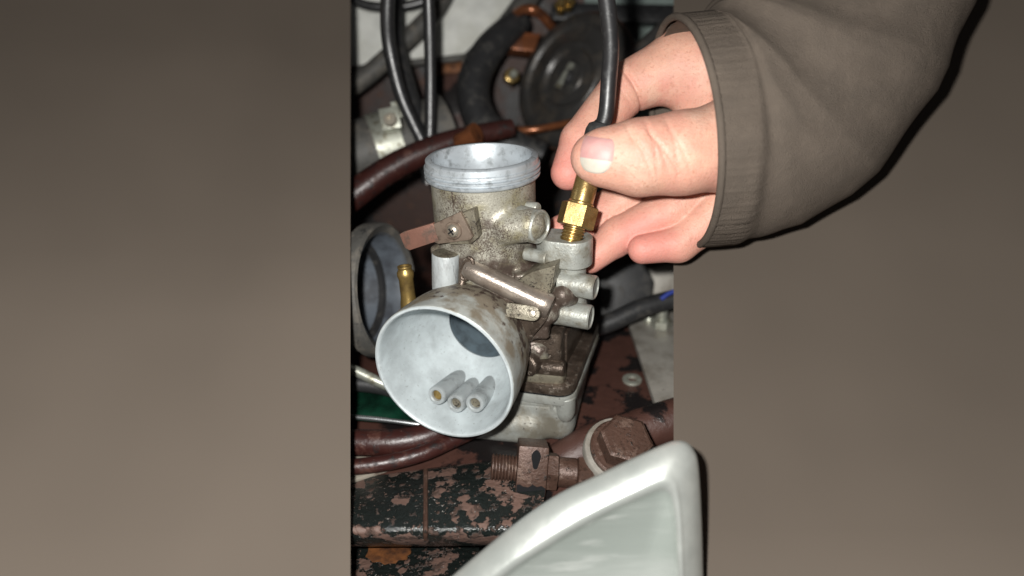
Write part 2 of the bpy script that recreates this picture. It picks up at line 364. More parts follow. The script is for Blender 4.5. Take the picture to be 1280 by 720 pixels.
# ================================================================== carburettor (own frame: x to its right, y to its back, z up)
carb = thing('carburettor', 'greasy cast metal carburettor with open pale bell mouth and threaded top ring', 'carburettor', (0, 0, FLOOR), AZ)
BZ = -64.0
def bell_in(y): return np.interp(y, (-44, -43, -38, -30, -22, -15, -10, -8, 20), (25.2, 24.4, 23.8, 22.4, 19.9, 16.6, 13.8, 13.0, 13.0))
def bell_out(y): return np.interp(y, (-44, -36, -28, -20, -12, -4, 4, 40), (26, 25.6, 24.8, 23.2, 20.8, 18.6, 17.2, 17.0))
def f_cast(p):
    x, y, z = p[..., 0], p[..., 1], p[..., 2]
    d = sd_cyl(p, (0, 0, -52), (0, 0, 1), 18.7, 45.5, .6)
    d = smin(d, sd_cyl(p, (0, -16, BZ), (0, 1, 0), 17.5, 50, 2), 3.)
    d = smin(d, sd_box(p, (6, 2, -54), (19, 15, 11), 4), 4.)
    d = smin(d, sd_cone(p, atl(594, 344, 'y', -16), atl(684, 390, 'y', -15), 4.0, 4.4), 2.0)
    d = smin(d, sd_box(p, (20.5, -8, -44), (6, 6, 6.5), .8, .25), 1.2)                             # dark corner block
    d = smin(d, sd_box(p, (21, -13, -54), (7.5, 5.5, 7), 1.5, .2), 2.)
    d = smin(d, sd_cone(p, (19, -16, -58), (14, -19, -70), 4.6, 3.6), 3.)                            # web running down beside the bell
    d = smin(d, sd_box(p, (-13.5, -9, -40), (3.2, 5, 9), 1.2), 1.5)
    d = smin(d, sd_box(p, (29, -3, -44), (8, 5, 7), 2), 2.)
    d = smin(d, sd_box(p, (3, 8, -74), (24, 22, 8), 4), 4.)
    d = smin(d, sd_cone(p, atl(704, 369, 'z', -45), atl(712, 372, 'z', -47), 4.2, 3.2), 1.5)
    d = smin(d, sd_cone(p, (13.5, -12.0, -21.5), (21, -11.5, -20), 5.7, 5.6), 2.6)                   # swelling round the side boss
    d = smin(d, sd_cone(p, (10, -13, -33), (19, -6, -39), 2.2, 2.0), 2.)
    r2 = np.sqrt(x*x+(z-BZ)**2)
    d = smax(d, -np.maximum(r2-(bell_out(y)-1.0), y+6), .4)                                         # room for the bell
    d = np.maximum(d, -np.maximum(r2-16.6, np.abs(y-6)-16))
    d = np.maximum(d, -np.maximum(np.sqrt(x*x+y*y)-17.9, -32-z))                                     # slide bore, open at the top
    d = d+.10*np.sin(x*1.3+np.sin(z*.9)*1.5)*np.sin(z*1.1+np.sin(y)*1.2)*np.clip((-30-z)/8, 0, 1)
    return d
V, F = nets(f_cast, (-26, -32, -86), (42, 38, -4), .5)
body = make_net('body_casting', V, F, 'casting', carb, ORIGIN[carb.name])
# threaded ring round the open top
prof = [(17.0, -30), (17.2, -8), (17.5, -.6), (17.9, 0), (19.2, 0), (19.9, -.5), (20.0, -2.4), (20.5, -2.7), (20.6, -3.4), (19.7, -3.7), (19.7, -4.3), (20.6, -4.6), (20.6, -5.1), (19.7, -5.4), (19.7, -5.9), (20.55, -6.2), (20.5, -6.9), (19.9, -7.5), (18.6, -7.7), (18.4, -12)]
make('threaded_ring', lathe(prof, (0, 0, 0), (0, 0, 1), 72), 'zinc_ring', carb, sharp=50)
# bell mouth: outside skin and pale inside
ys = np.linspace(-43.2, -3, 26)
prof = [(bell_out(y), y) for y in ys[::-1]]+[(25.9, -43.6), (25.5, -43.9), (25.0, -43.9), (24.7, -43.6)]
bell = make('bell_mouth', lathe(prof, (0, 0, BZ), (0, 1, 0), 80), 'bell_outside', carb)
prof = [(25.9, -43.35), (25.62, -44.0), (25.0, -44.1), (24.6, -43.7)]+[(bell_in(y), y) for y in np.linspace(-43, -9.5, 26)]+[(13.7, -9.2), (14.1, -8.4), (15.3, -8.0)]
make('bell_lining', lathe(prof, (0, 0, BZ), (0, 1, 0), 80), 'zinc', bell)
# bore behind the lining with the slide hanging in it
make('throttle_bore', lathe([(15.2, -8.3), (15.2, 14), (.01, 14)], (0, 0, BZ), (0, 1, 0), 56), 'bore_metal', carb)
make('throttle_slide', lathe([(.01, 0), (10.5, 0), (11.6, .8), (11.6, 30)], (0, 4, BZ-3), (0, 0, 1), 40), 'zinc_ring', carb)
# three tubes cast in the floor of the bell
for (px, py, dx, col) in ((545, 495, 1.8, 'old_brass'), (569, 505, .4, 'dull_alloy'), (593, 505, -.8, 'dull_alloy')):
    e = atl(px, py, 'y', -35); d_ = np.array([dx, 26, -5.2])
    j = make('jet_tube', lathe([(2.0, 3), (2.05, .4), (2.4, 0), (3.2, .05), (3.5, .5), (3.6, 2), (3.9, 20)], e, d_, 28), 'zinc_grey', carb)
    make('jet_bore', lathe([(2.02, 1.6), (.01, 1.6)], e, d_, 20), col, j)
# side bosses and stubs
def stub(name, e, ax, r, ln, mat, wall=.16, cap='casting_clean'):
    ax = unit(ax); g = lathe([(r*1.06, -ln), (r, -ln*.5), (r, -.5), (r-.4, 0), (r*(1-wall), 0), (r*(1-wall)-.3, -.5), (.01, -.5)], e, ax, 36)
    return make(name, g, mat, carb)
e = atl(676, 284, 'z', -20.3); stub('side_boss', e, (.95, -.30, .02), 5.9, 11, 'casting_clean')
make('locating_nub', lathe([(2.0, -6), (1.9, -.5), (1.5, 0), (.01, 0)], atl(673, 260, 'z', -15.6), (.9, -.3, .1), 20), 'casting_clean', carb)
e = atl(685, 323, 'z', -32); stub('locating_stub', e, (.97, -.25, 0), 2.3, 9, 'casting_clean', .12)
# choke housing: lug with a threaded hole, post below
hc = atl(716, 296, 'z', -25.5)
th = np.linspace(0, 2*math.pi, 40, endpoint=False)
lug = rounded([(hc[0]+6.9, hc[1]-6.9), (hc[0]+6.9, hc[1]+6.9), (hc[0]-9, hc[1]+6.5), (hc[0]-13, hc[1]+3), (hc[0]-13, hc[1]-1.5), (hc[0]-8, hc[1]-6.6)], [6.8, 6.8, 4, 2, 2, 4], 9)
n = len(lug); best = np.array(lug); hole = []
for q in best:
    a = math.atan2(q[1]-hc[1], q[0]-hc[0]); hole.append((hc[0]+4.3*math.cos(a), hc[1]+4.3*math.sin(a)))
hole = np.array(hole); g = G(); zt = hc[2]
rings = [np.c_[hole, np.full(n, zt-9)], np.c_[hole, np.full(n, zt-.3)], np.c_[hc[0]+(hole[:, 0]-hc[0])*1.06, hc[1]+(hole[:, 1]-hc[1])*1.06, np.full(n, zt)],
         np.c_[hc[0]+(best[:, 0]-hc[0])*.96, hc[1]+(best[:, 1]-hc[1])*.96, np.full(n, zt)], np.c_[best, np.full(n, zt-.6)], np.c_[best, np.full(n, zt-9.4)], np.c_[hc[0]+(best[:, 0]-hc[0])*.9, hc[1]+(best[:, 1]-hc[1])*.9, np.full(n, zt-10)]]
F = []
for i in range(len(rings)-1):
    for k in range(n): k2 = (k+1) % n; F.append((i*n+k, i*n+k2, (i+1)*n+k2, (i+1)*n+k))
F.append(tuple((len(rings)-1)*n+k for k in range(n))); F.append(tuple(range(n)))
make('choke_lug', G().add(np.concatenate(rings), F), 'casting_clean', carb, sharp=32)
make('choke_post', lathe([(5.3, -9), (5.3, -16), (5.5, -24), (6.0, -27)], (hc[0]-.6, hc[1]+.4, zt), (0, 0, 1), 36), 'casting_clean', carb)
stub('vent_pipe', atl(745, 360, 'z', -42), (.985, -.06, -.02), 4.3, 13, 'casting_clean', .14)
stub('fuel_pipe', atl(739, 397, 'z', -53.5), (.985, -.02, -.02), 4.5, 17, 'casting_clean', .14)
s0, s1 = loc(at(584, 335, 222.5)), loc(at(688, 384, 220.5)); sl = np.linalg.norm(s1-s0)
make('slanted_passage', lathe([(.01, -1.5), (2.6, -1), (3.5, .6), (3.6, 6), (3.8, sl-8), (4.4, sl-4), (4.5, sl-.6), (4.1, sl), (.01, sl)], s0, s1-s0, 36), 'oily_metal', carb)
make('corner_block', prism([atl(x, y, 'y', -17) for x, y in ((645, 352), (665, 340), (694, 332), (692, 352), (684, 378), (660, 368))], (0, 11, 0)), 'dull_alloy', carb, bevel=.5)
make('passage_foot', prism([atl(x, y, 'y', -20.5) for x, y in ((640, 372), (690, 382), (683, 401), (664, 424), (652, 428), (640, 412))], (0, 9, 0)), 'casting_dark', carb, bevel=.8)
# flat strip with a pin on the slanted passage
q0, q1 = atl(640, 388, 'y', -26.2), atl(666, 392, 'y', -25.2); u_ = unit(q1-q0); nrm = unit(np.array([.12, -.9, .42])); v_ = unit(np.cross(nrm, u_)); u_ = np.cross(v_, nrm)
pl = [q0+u_*a+v_*b for a, b in [(-1, -2.5), (0, 2.5)]]
pts = [q0-u_*2-v_*2.4]+[q1+2.5*(math.cos(t)*u_+math.sin(t)*v_) for t in np.linspace(-math.pi/2, math.pi/2, 9)]+[q0-u_*2+v_*2.4]
st = make('link_strip', prism([p-nrm*4.4 for p in pts], nrm*5.0), 'dull_alloy', carb, bevel=.25)
make('pin', lathe([(.01, .55), (1.0, .45), (1.3, 0), (1.3, -.5)], q1+nrm*.6, nrm, 18), 'screw_steel', st)
# pale boss with a flat grey top, oval ear beside it
bt = atl(557, 316, 'z', -30); bb = atl(556, 374, 'z', -48); bax = unit(bt-bb); L_ = np.linalg.norm(bt-bb)
make('adjuster_boss', lathe([(4.1, -2), (4.4, 2), (4.7, 6), (4.85, L_-.6), (4.55, L_-.1)], bb, bax, 32), 'chipped_white', carb)
make('boss_top', lathe([(4.6, L_-.15), (4.3, L_), (.01, L_)], bb, bax, 32), 'dull_alloy', carb)
ec = atl(584, 336, 'y', -21.5); ring_ = [ec+2.1*math.cos(t)*np.array([1, 0, .1])+4.0*math.sin(t)*np.array([.25, .1, 1]) for t in np.linspace(0, 2*math.pi, 21)]
er = make('oval_ear', merge(tube(ring_, .75, 8, 2, False), prism([p for p in ring_[:-1]], (0, .8, 0))), 'casting_dark', carb)
ec2 = atl(577, 357, 'y', -20.5); make('small_ear', tube([ec2+np.array([.8, 0, 3.5]), ec2+np.array([.4, -1, 0]), ec2+np.array([0, 0, -3.5])], [1.0, 1.5, 1.1], 12), 'casting_dark', carb)
# clamp: base block, strap, copper tab, screw
def plate(name, px, yv, thick, mat, parent, bevel=.2):
    return make(name, prism([atl(x, y, 'y', yv) for x, y in px], (0, thick, 0)), mat, parent, bevel=bevel)
plate('clamp_block', [(553, 276), (592, 261), (598, 297), (589, 305), (562, 306)], -21.2, 5, 'dull_alloy', carb, .4)
strap = plate('clamp_strap', [(540, 281), (575, 265), (591, 296), (588, 300), (548, 305), (541, 302)], -22.6, 1.5, 'bracket_steel', carb)
make('copper_tab', prism([atl(x, y, 'y', v) for x, y, v in ((499, 293, -24.4), (504, 290, -24.4), (541, 279, -22.8), (548, 301, -22.8), (512, 313, -24.4), (506, 310, -24.4))], (0, 1.6, 0)), 'copper_tab', strap, bevel=.25)
sp = atl(567, 288, 'y', -22.7)
make('washer', lathe([(1.5, .7), (2.9, .7), (3.1, .4), (3.1, 0)], sp, (0, -1, .1), 28), 'bracket_steel', strap)
scr = make('screw_head', lathe([(.01, 2.0), (.8, 1.95), (1.7, 1.6), (2.2, 1.0), (2.35, .6), (2.35, 0)], sp, (0, -1, .1), 28), 'screw_steel', strap)
make('cross_slot', merge(box(sp+np.array([0, -2.0, .2]), (1.3, .12, .26), np.array([[.8, 0, .6], [0, 1, 0], [-.6, 0, .8]])), box(sp+np.array([0, -2.02, .2]), (.26, .12, 1.3), np.array([[.8, 0, .6], [0, 1, 0], [-.6, 0, .8]]))), 'dark_void', scr)
# brass hose nipple
nt_, nb_ = atl(505.5, 332, 'z', -38.5), atl(512, 386, 'z', -55.5); nax = unit(nt_-nb_); L_ = np.linalg.norm(nt_-nb_)
make('brass_nipple', lathe([(3.4, 0), (3.1, 3), (2.75, 5), (2.7, L_-5.2), (3.1, L_-4), (3.15, L_-2.6), (2.6, L_-1.6), (2.45, L_-1.2), (2.7, L_-.6), (2.6, L_-.1), (2.2, L_), (1.5, L_), (1.5, L_-3), (.01, L_-3)], nb_, nax, 30), 'old_brass', carb)
make('nipple_base', lathe([(.01, 0), (4.2, 0), (4.4, .6), (4.4, 3.6), (3.4, 4.4)], nb_-nax*4, nax, 6), 'copper_tab', carb)
# ---- float chamber: cover casting, flange, gasket, bowl
FL = [(38.3, -16.5), (35.5, 38), (-28, 38), (-28, -4), (11, -4), (15.5, -18.6)]
def slab(poly, r, z0, z1, inset=0):
    P = rounded([np.asarray(p)*(1-inset)+np.array([4, 8])*inset for p in poly], r, 7)
    return prism([(x, y, z0) for x, y in P], (0, 0, z1-z0))
make('cover_flange', slab(FL, 6, -84.2, -79.7), 'casting_dark', carb, bevel=.7)
make('gasket', slab(FL, 6, -84.9, -84.1, .012), 'dark_void', carb)
make('bowl_flange', slab(FL, 6, -88.6, -84.8, -.006), 'bowl_metal', carb, bevel=.6)
def f_bowl(p):
    q = p.copy(); t = np.clip((p[..., 2]+109)/20, 0, 1); q[..., 0] = p[..., 0]-.12*p[..., 1]*0
    d = sd_box(p, (4, 7.5, -97.5), (31, 26.5, 11.5), 7, math.radians(7))
    d = smin(d, sd_box(p, (2, 4, -103), (20, 27, 6), 4.5, math.radians(9)), 5.)
    d = smin(d, sd_cyl(p, (31, -8.5, -93), (0, 0, 1), 4.5, 8, 1), 1.5)
    d = smax(d, p[..., 2]+87.5, .3)
    return d
V, F = nets(f_bowl, (-36, -32, -111), (46, 44, -85), .6)
make_net('float_bowl', V, F, 'bowl_metal', carb, ORIGIN[carb.name])
make('bowl_ear', lathe([(2.6, -97), (3.6, -95), (4.0, -93), (4.0, -86.5), (3.6, -86)], (34.2, -12.6, 0), (0, 0, 1), 24), 'bowl_metal', carb)
make('bowl_rib', prism([(29, -16.6, -88.4), (30.6, -16.4, -88.4), (30.2, -15.0, -99), (29.2, -15.2, -99)], (0, 6, 0)), 'bowl_metal', carb, bevel=.4)
make('bowl_step', slab([(35.6, -14.8), (33, 36), (-24, 36), (-24, -3), (10, -3), (14.5, -17.8)], 5, -91.5, -88.4), 'bowl_metal', carb, bevel=.6)
pl0 = [18.72*np.array([math.cos(a_), math.sin(a_), 0])+np.array([0, 0, z_]) for z_, a_ in ((-7.8, -1.76), (-11, -1.75), (-15, -1.75))]
make('parting_line', tube(pl0, .22, 6, 3), 'casting_dark', carb)
sq = make('square_boss', slab([(31.5, -9), (30, 12), (18.5, 12), (18.5, -13.0)], 2, -80, -62.5), 'casting_dark', carb, bevel=.9)
make('cross_passage', lathe([(.01, -.2), (2.7, 0), (3.1, .6), (3.1, 14), (2.6, 14.6), (.01, 14.6)], atl(658, 457, 'y', -14.5), unit(np.array([1, .13, .02])), 28), 'casting_dark', carb)
make('round_plug', lathe([(.01, 0), (3.4, 0), (4.0, -.6), (4.0, -4)], atl(658, 458, 'y', -18.8), (-.25, -.9, .15), 28), 'casting_dark', carb)
make('front_ledge', slab([(34.5, -15.2), (34, -9), (17, -9), (16.5, -18.4)], 2.2, -80.5, -76.2), 'dull_alloy', carb, bevel=.8)
make('cover_screw', lathe([(.01, 1.9), (1.4, 1.8), (2.0, 1.2), (2.1, 0), (2.1, -1)], (32, -12.2, -76.2), (0, 0, 1), 20), 'screw_steel', carb)
make('side_rib', slab([(31.8, -2), (31.8, 34), (29.5, 34), (29.5, -2)], .5, -80, -66), 'casting_dark', carb, bevel=.4)

# ================================================================== brass fitting on its black cable
F0, F1 = at(715.5, 294, 222.0), at(750, 164, 219.5); fax = unit(F1-F0)
fit = thing('choke_cable', 'black cable ending in a brass hex fitting, held over the carburettor lug', 'cable', F0)
tp = [(3.0, -4.6)]
for k in range(6): tp += [(3.55, -4.2+k*1.15), (4.05, -3.75+k*1.15), (4.05, -3.55+k*1.15), (3.55, -3.1+k*1.15)]
make('threaded_end', lathe([(.01, -4.7)]+tp+[(3.6, 3.2), (3.6, 4)], F0, fax, 36), 'brass', fit, sharp=25)
fu, fv, _ = frame(fax)
make('hex_nut', hexa(F0+fax*3.0, fax, 6.6, 7.9, .35, .09), 'brass', fit, sharp=20)
make('sleeve', lathe([(4.6, 10.7), (4.6, 11.5), (4.15, 11.9), (4.1, 30), (3.6, 31)], F0, fax, 36), 'brass', fit)
make('rubber_cap', lathe([(4.3, 29), (5.0, 31.5), (5.0, 36.5), (4.4, 38.5), (2.9, 39.4), (2.6, 40)], F0, fax, 32), 'black_rubber', fit)
pe = F0+fax*37
make('cable', tube([pe, at(757.5, 142, 217), at(761, 100, 213), at(763.5, 60, 208), at(760.5, 20, 203), at(755, -20, 198), at(742, -90, 190)], 2.7, 18, 10), 'black_cable', fit)

# ================================================================== the hand
person = thing('person', 'bare hand with long thumbnail pinching the brass cable fitting, taupe sleeve behind', 'person', at(960, 330, 230))
TH = [at(741, 197, 206), at(757, 197, 205), at(800, 197, 205), at(850, 192, 206), at(915, 182, 209), at(968, 140, 220)]
THr = [7.0, 8.6, 11.6, 12.6, 14.5, 17]
IX = [at(710, 216, 236), at(726, 176, 239), at(783, 110, 243), at(850, 82, 241), at(912, 82, 236)]
IXr = [6.4, 7.6, 9.6, 12.4, 13.5]
MI = [at(701, 289, 248), at(748, 271, 249), at(805, 232, 247), at(900, 150, 240)]
MIr = [6.2, 7.6, 9., 12.]
RI = [at(738, 324, 242), at(772, 296, 241), at(838, 264, 238), at(915, 200, 236)]
RIr = [5.4, 6.9, 8.5, 11.5]
LI = [at(803, 312, 233), at(848, 305, 234), at(915, 250, 233)]
LIr = [5.3, 6.4, 10.]
WR = at(985, 70, 229); FA = at(1110, -140, 236)
ph = lambda P, i, j: unit(P[j]-P[i])
CREASE = [(IX[2]+1.0*ph(IX, 2, 3)+at(800, 114, 232)*0, unit(at(815, 92, 240)-at(782, 113, 240)), .75, 1.1, 15, at(800, 115, 232)),
          (None, unit(at(800, 100, 240)-at(790, 108, 240)), .5, .25, 8, at(775, 115, 235)),
          (None, ph(MI, 1, 2), .6, .5, 9, MI[1]), (None, ph(RI, 1, 2), .6, .35, 9, RI[1])]
for k, (x, dp) in enumerate(((791, .30), (799, .45), (806, .30), (815, .52), (823, .42), (832, .52), (841, .40), (850, .35))):
    CREASE.append((None, unit(np.array(at(x+10, 190-3*(k % 3), 205))-at(x, 192, 205)), .42, dp, 11, at(x, 182+6*(k % 3), 195)))
def f_hand(p):
    def chain(P, r, k=3.):
        d = sd_cone(p, P[0], P[1], r[0], r[1])
        for i in range(1, len(P)-1): d = smin(d, sd_cone(p, P[i], P[i+1], r[i], r[i+1]), k)
        return d
    t = chain(TH, THr, 4.)
    # flatten the thumb a little towards the lens
    ix, mi, ri, li = chain(IX, IXr, 1.6), chain(MI, MIr, 2.5), chain(RI, RIr, 2.5), chain(LI, LIr, 2.5)
    palm = sd_cone(p, IX[-1], WR, 13.5, 21)
    for P, r in ((MI, 12.), (RI, 11.5), (LI, 10.)): palm = smin(palm, sd_cone(p, P[-1], WR, r, 20), 7.)
    palm = smin(palm, sd_cone(p, WR, FA, 22, 30), 9.)
    palm = smin(palm, sd_cone(p, IX[3], MI[3], 11, 12), 6.)
    d = smin(ix, mi, .5); d = smin(d, ri, .6); d = smin(d, li, .6); d = smin(d, palm, 5.)
    d = smin(d, t, .9+5*np.clip(((p-at(835, 190, 206).astype(np.float32))@CR.astype(np.float32))/25, 0, 1))
    for _, n_, wd, dp, rad, c in CREASE:
        q = p-np.asarray(c, np.float32); s = q@n_.astype(np.float32); rr = (q*q).sum(-1)
        d = d+dp*np.exp(-(s/wd)**2)*np.exp(-(rr/(rad*rad))**2)
    return d
allp = np.array(TH+IX+MI+RI+LI+[WR]); lo_ = allp.min(0)-24; hi_ = allp.max(0)+np.array([26, 24, 30])
V, F = nets(f_hand, lo_, hi_, .62)
hand = make_net('hand', V, F, 'skin', person, ORIGIN[person.name])
fl = np.zeros(len(V))
for P, s_, k_ in ((TH[0], 9, .35), (IX[0], 14, .9), (MI[0], 13, .7), (RI[0], 15, .6), (LI[0], 14, .9), (IX[2], 9, .25), (at(815, 150, 226), 9, .4)):
    fl = np.maximum(fl, k_*np.exp(-(((V-P)**2).sum(1))/s_**2))
at_ = hand.data.attributes.new('flush', 'FLOAT', 'POINT'); at_.data.foreach_set('value', fl.astype(np.float32))
# nails: laid on the thumb and following it
def on_hand(x, y, d0=180.):
    d = d0
    for _ in range(60):
        s = float(f_hand(at(x, y, d).astype(np.float32)[None])[0])
        d += s*.8
        if abs(s) < .02: break
    return at(x, y, d)
def nail(name, u0, u1, v0, v1, mat, parent, lift, nu=14, nv=12):
    # nail-shaped patch: v runs down to the free edge
    ctr = np.array([746., 193.5]); c, s_ = math.cos(math.radians(8)), math.sin(math.radians(8))
    top = []
    for j in range(nv+1):
        for i in range(nu+1):
            u = u0+(u1-u0)*i/nu; v = v0+(v1-v0)*j/nv
            hw = (1-abs(v)**3.2*.42)**.5 if v < 0 else (1-min(1, abs(v))**2.6*.62)**.6
            x, y = 22.5*u*hw, 23.5*v*(1-.10*u*u*(1 if v > 0 else -.2))
            X, Y_ = ctr+np.array([c*x-s_*y, s_*x+c*y]); P = on_hand(X, Y_)
            edge = max(abs(u), max(0, -v))
            top.append((P, P-CF*lift*(1-1.5*edge**6)))
    V = [b for _, b in top]+[a+CF*.8 for a, _ in top]; m_ = (nu+1)*(nv+1); F = []
    for j in range(nv):
        for i in range(nu):
            a = j*(nu+1)+i; F += [(a, a+1, a+nu+2, a+nu+1), (m_+a, m_+a+nu+1, m_+a+nu+2, m_+a+1)]
    bd = [i for i in range(nu+1)]+[j*(nu+1)+nu for j in range(1, nv+1)]+[nv*(nu+1)+i for i in range(nu-1, -1, -1)]+[j*(nu+1) for j in range(nv-1, 0, -1)]
    for k in range(len(bd)): a, b = bd[k], bd[(k+1) % len(bd)]; F.append((b, a, m_+a, m_+b))
    return make(name, G().add(V, F), mat, parent, sharp=60)
nl = nail('thumbnail', -1, 1, -1, .30, 'nail_pink', person, .45)
nail('nail_edge', -1, 1, .28, 1, 'nail_white', nl, .62)
# sleeve: loose knitted tube with a hem
def ripple(t, a):
    rib = max(0., min(1., (.15-t)/.02)); fold = 1-rib
    return 1+.02*rib*abs(math.sin(45*a))+.035*math.sin(3*a+7*t)*(1-.6*rib)+fold*(.04*(1-abs(math.sin(13*t+1.5*math.sin(a))))+.03*(1-abs(math.sin(21*t-2*a)))-.015)-.03*math.exp(-((t-.16)/.015)**2)
SA = [at(852, 168, 229), at(915, 158, 229), at(985, 112, 230), at(1045, 20, 233), at(1110, -120, 238), at(1180, -260, 242)]
outer = tube(SA, [40, 40, 40, 39, 41, 42], 220, 24, False, 1., ripple); inner = tube(SA, [38.4, 38.4, 38.2, 37.2, 39.2, 40.2], 64, 24, False, 1., lambda t, a: ripple(max(t, .18), a))
hem = tube([SA[0]+39.8*(1+.014*math.sin(3*a))*(math.cos(a)*frame(SA[1]-SA[0])[0]+math.sin(a)*frame(SA[1]-SA[0])[1]) for a in np.linspace(0, 2*math.pi, 41)], 1.3, 8, 2, False)
make('sleeve_cuff', merge(outer, inner, hem), 'knit_taupe', person, sharp=80)

# ================================================================== things around the carburettor
def hose(name, P, r, mat, label, cat='hose', n=18, group=None, **k):
    return tag(make(name, tube(P, r, n, 10, **k), mat, sharp=50), label, cat, group)
# upper left: white panel with black cables in front
wp = prism([at(x, y, 395) for x, y in ((380, -60), (700, -60), (672, -8), (640, 24), (618, 50), (596, 68), (560, 72), (500, 78), (380, 92))], CF*3)
tag(make('white_body_panel', wp, 'chalk_white', bevel=.6), 'chalky white body panel behind the black cables', 'panel')
g = merge(tube([at(x, y, 392) for x, y in ((380, 94), (500, 80), (560, 74), (598, 69))], 2.2, 10, 6))
tag(make('panel_seal', g, 'grey_rubber'), 'thin grey seal along the lower edge of the white panel', 'seal')
hose('control_cable', [at(x, y, d) for x, y, d in ((487, -40, 288), (484, 20, 298), (487, 60, 305), (500, 115, 312), (517, 155, 316), (534, 188, 319), (548, 215, 321))], 3.3, 'black_cable', 'black cable curving down in front of the white panel, leftmost of two', 'cable')
hose('control_cable', [at(x, y, d) for x, y, d in ((534, -40, 293), (537, 40, 305), (538, 110, 315), (537, 180, 322), (534, 230, 326))], 2.9, 'black_cable', 'straight black cable hanging down in front of the white panel', 'cable')
hose('vacuum_hose', [at(x, y, d) for x, y, d in ((494, -40, 352), (492, 30, 352), (500, 80, 348), (515, 130, 342), (528, 175, 338), (540, 220, 334))], 5.2, 'black_rubber', 'thick black hose behind the curving cable')
hose('overflow_hose', [at(x, y, d) for x, y, d in ((562, -20, 376), (540, 18, 374), (500, 58, 372), (462, 92, 370), (430, 116, 368), (390, 150, 368))], 5.6, 'grey_rubber', 'dark grey hose slanting across the white panel')
hose('spark_lead', [at(x, y, d) for x, y, d in ((420, -16, 365), (448, 3, 365), (478, 9, 365), (510, 7, 365), (545, -4, 365), (580, -20, 365))], 2.6, 'black_cable', 'thin black lead sagging along the top of the white panel', 'cable')
hose('breather_hose', [at(x, y, d) for x, y, d in ((672, -20, 380), (648, 14, 378), (624, 45, 376), (600, 68, 374), (584, 84, 376))], 6.5, 'grey_rubber', 'dark grey hose along the right edge of the white panel')
# rusty bracket under the white panel
br = thing('rusty_bracket', 'rusty orange bracket under the white panel', 'bracket', at(568, 90, 400))
make('plate', prism([at(x, y, 402) for x, y in ((540, 78), (588, 70), (592, 86), (560, 92), (540, 90))], CF*5), 'rust_orange', br, bevel=.5)
make('bolt', hexa(at(581, 77, 400), -CF, 4., 3, .2), 'rust_orange', br)
make('post', prism([at(x, y, 405) for x, y in ((556, 88), (578, 86), (580, 170), (553, 172))], CF*6), 'red_oxide', br, bevel=.5)
# dark round belt housing and the drum to its right
hose('rubber_ring', [at(x, y, d) for x, y, d in ((650, 25, 375), (612, 62, 366), (592, 105, 360), (600, 148, 355), (634, 178, 350), (680, 196, 348))], [8, 9, 9.5, 9.5, 9, 8], 'black_rubber', 'fat black rubber ring curving round the rusty gap', 'ring')
drum = thing('drum', 'dark ribbed metal drum behind the hand', 'drum', at(700, 170, 372))
dc = at(712, 98, 358); dax = unit(-.66*CR+.13*CU-.74*CF)
dp = [(.01, 2), (9, 2), (10, 1), (15, .5), (17, 2.5), (20, 2.6), (22, 1), (29, .3), (31, 2), (35, 2), (37, .5), (38.5, -3), (38, -10), (36, -26)]
make('shell', lathe(dp, dc, dax, 64), 'dark_disc', drum)
make('hub', lathe([(.01, 5), (3.5, 5), (4.4, 4), (4.6, 1)], dc, dax, 24), 'black_rubber', drum)
fu, fv, _ = frame(dax)
make('spring_clip', box(dc+dax*4.5+unit(at(715, 88, 356)-at(700, 112, 356))*0, (1.5, 8, 1.2), np.array([np.cross(unit(at(715, 85, 356)-at(697, 115, 356)), dax), unit(at(715, 85, 356)-at(697, 115, 356)), dax])), 'galvanised', drum, bevel=.4)  # bright bar standing in for the highlight across the hub
make('rim_band', lathe([(38.7, -3.2), (39.4, -3.5), (39.4, -6), (38.6, -6.2)], dc, dax, 64, closed=True), 'rusty_steel', drum)
# rusty parts glimpsed between ring and drum
hose('copper_pipe', [at(x, y, d) for x, y, d in ((612, 70, 394), (630, 40, 386), (642, 20, 372), (656, 12, 362), (672, 15, 362), (690, 34, 374), (700, 52, 392))], 2.8, 'copper_pipe', 'bent copper coloured pipe above the dark drum', 'pipe')
tag(make('rusty_block', prism([at(x, y, 372) for x, y in ((626, 36), (676, 42), (668, 64), (626, 60))], CF*12), 'copper_pipe', bevel=1.), 'rusty block between the rubber ring and the drum', 'block')
hose('lower_pipe', [at(x, y, d) for x, y, d in ((600, 130, 378), (618, 150, 366), (640, 161, 352), (668, 162, 348), (700, 156, 350), (735, 150, 356), (790, 146, 366))], 2.0, 'copper_pipe', 'curved copper coloured pipe below the dark drum', 'pipe')
nutb = thing('shiny_nut', 'bright brass nut glinting left of the dark drum', 'nut', at(634, 108, 372))
make('body', hexa(at(637, 98, 378), unit(-CF+.3*CR), 4.6, 6, .3), 'brass', nutb); make('stud', lathe([(2.3, 0), (2.3, 9), (1.9, 9.6), (.01, 9.6)], at(637, 98, 378), unit(-CF+.3*CR), 20), 'galvanised', nutb)
for x, y in ((701, 6), (711, 2)):  # bright brass caps added in place of two small reflections
    t = thing('brass_terminal', ['small bright brass terminal at the top above the drum, nearer the pipe', 'small bright brass terminal at the top above the drum, nearer the black cable'][x > 705], 'terminal', at(x, y+6, 370), group='brass terminals above the drum')
    make('cap', lathe([(.01, 4), (1.6, 3.7), (2.4, 2.6), (2.6, 0), (2.6, -6)], at(x, y, 368), unit(-CF+.2*CU), 20), 'brass', t)
    make('washer', lathe([(2.6, 0), (3.4, 0), (3.4, -.8), (2.6, -.8)], at(x, y, 368), unit(-CF+.2*CU), 20, closed=True), 'old_brass', t)
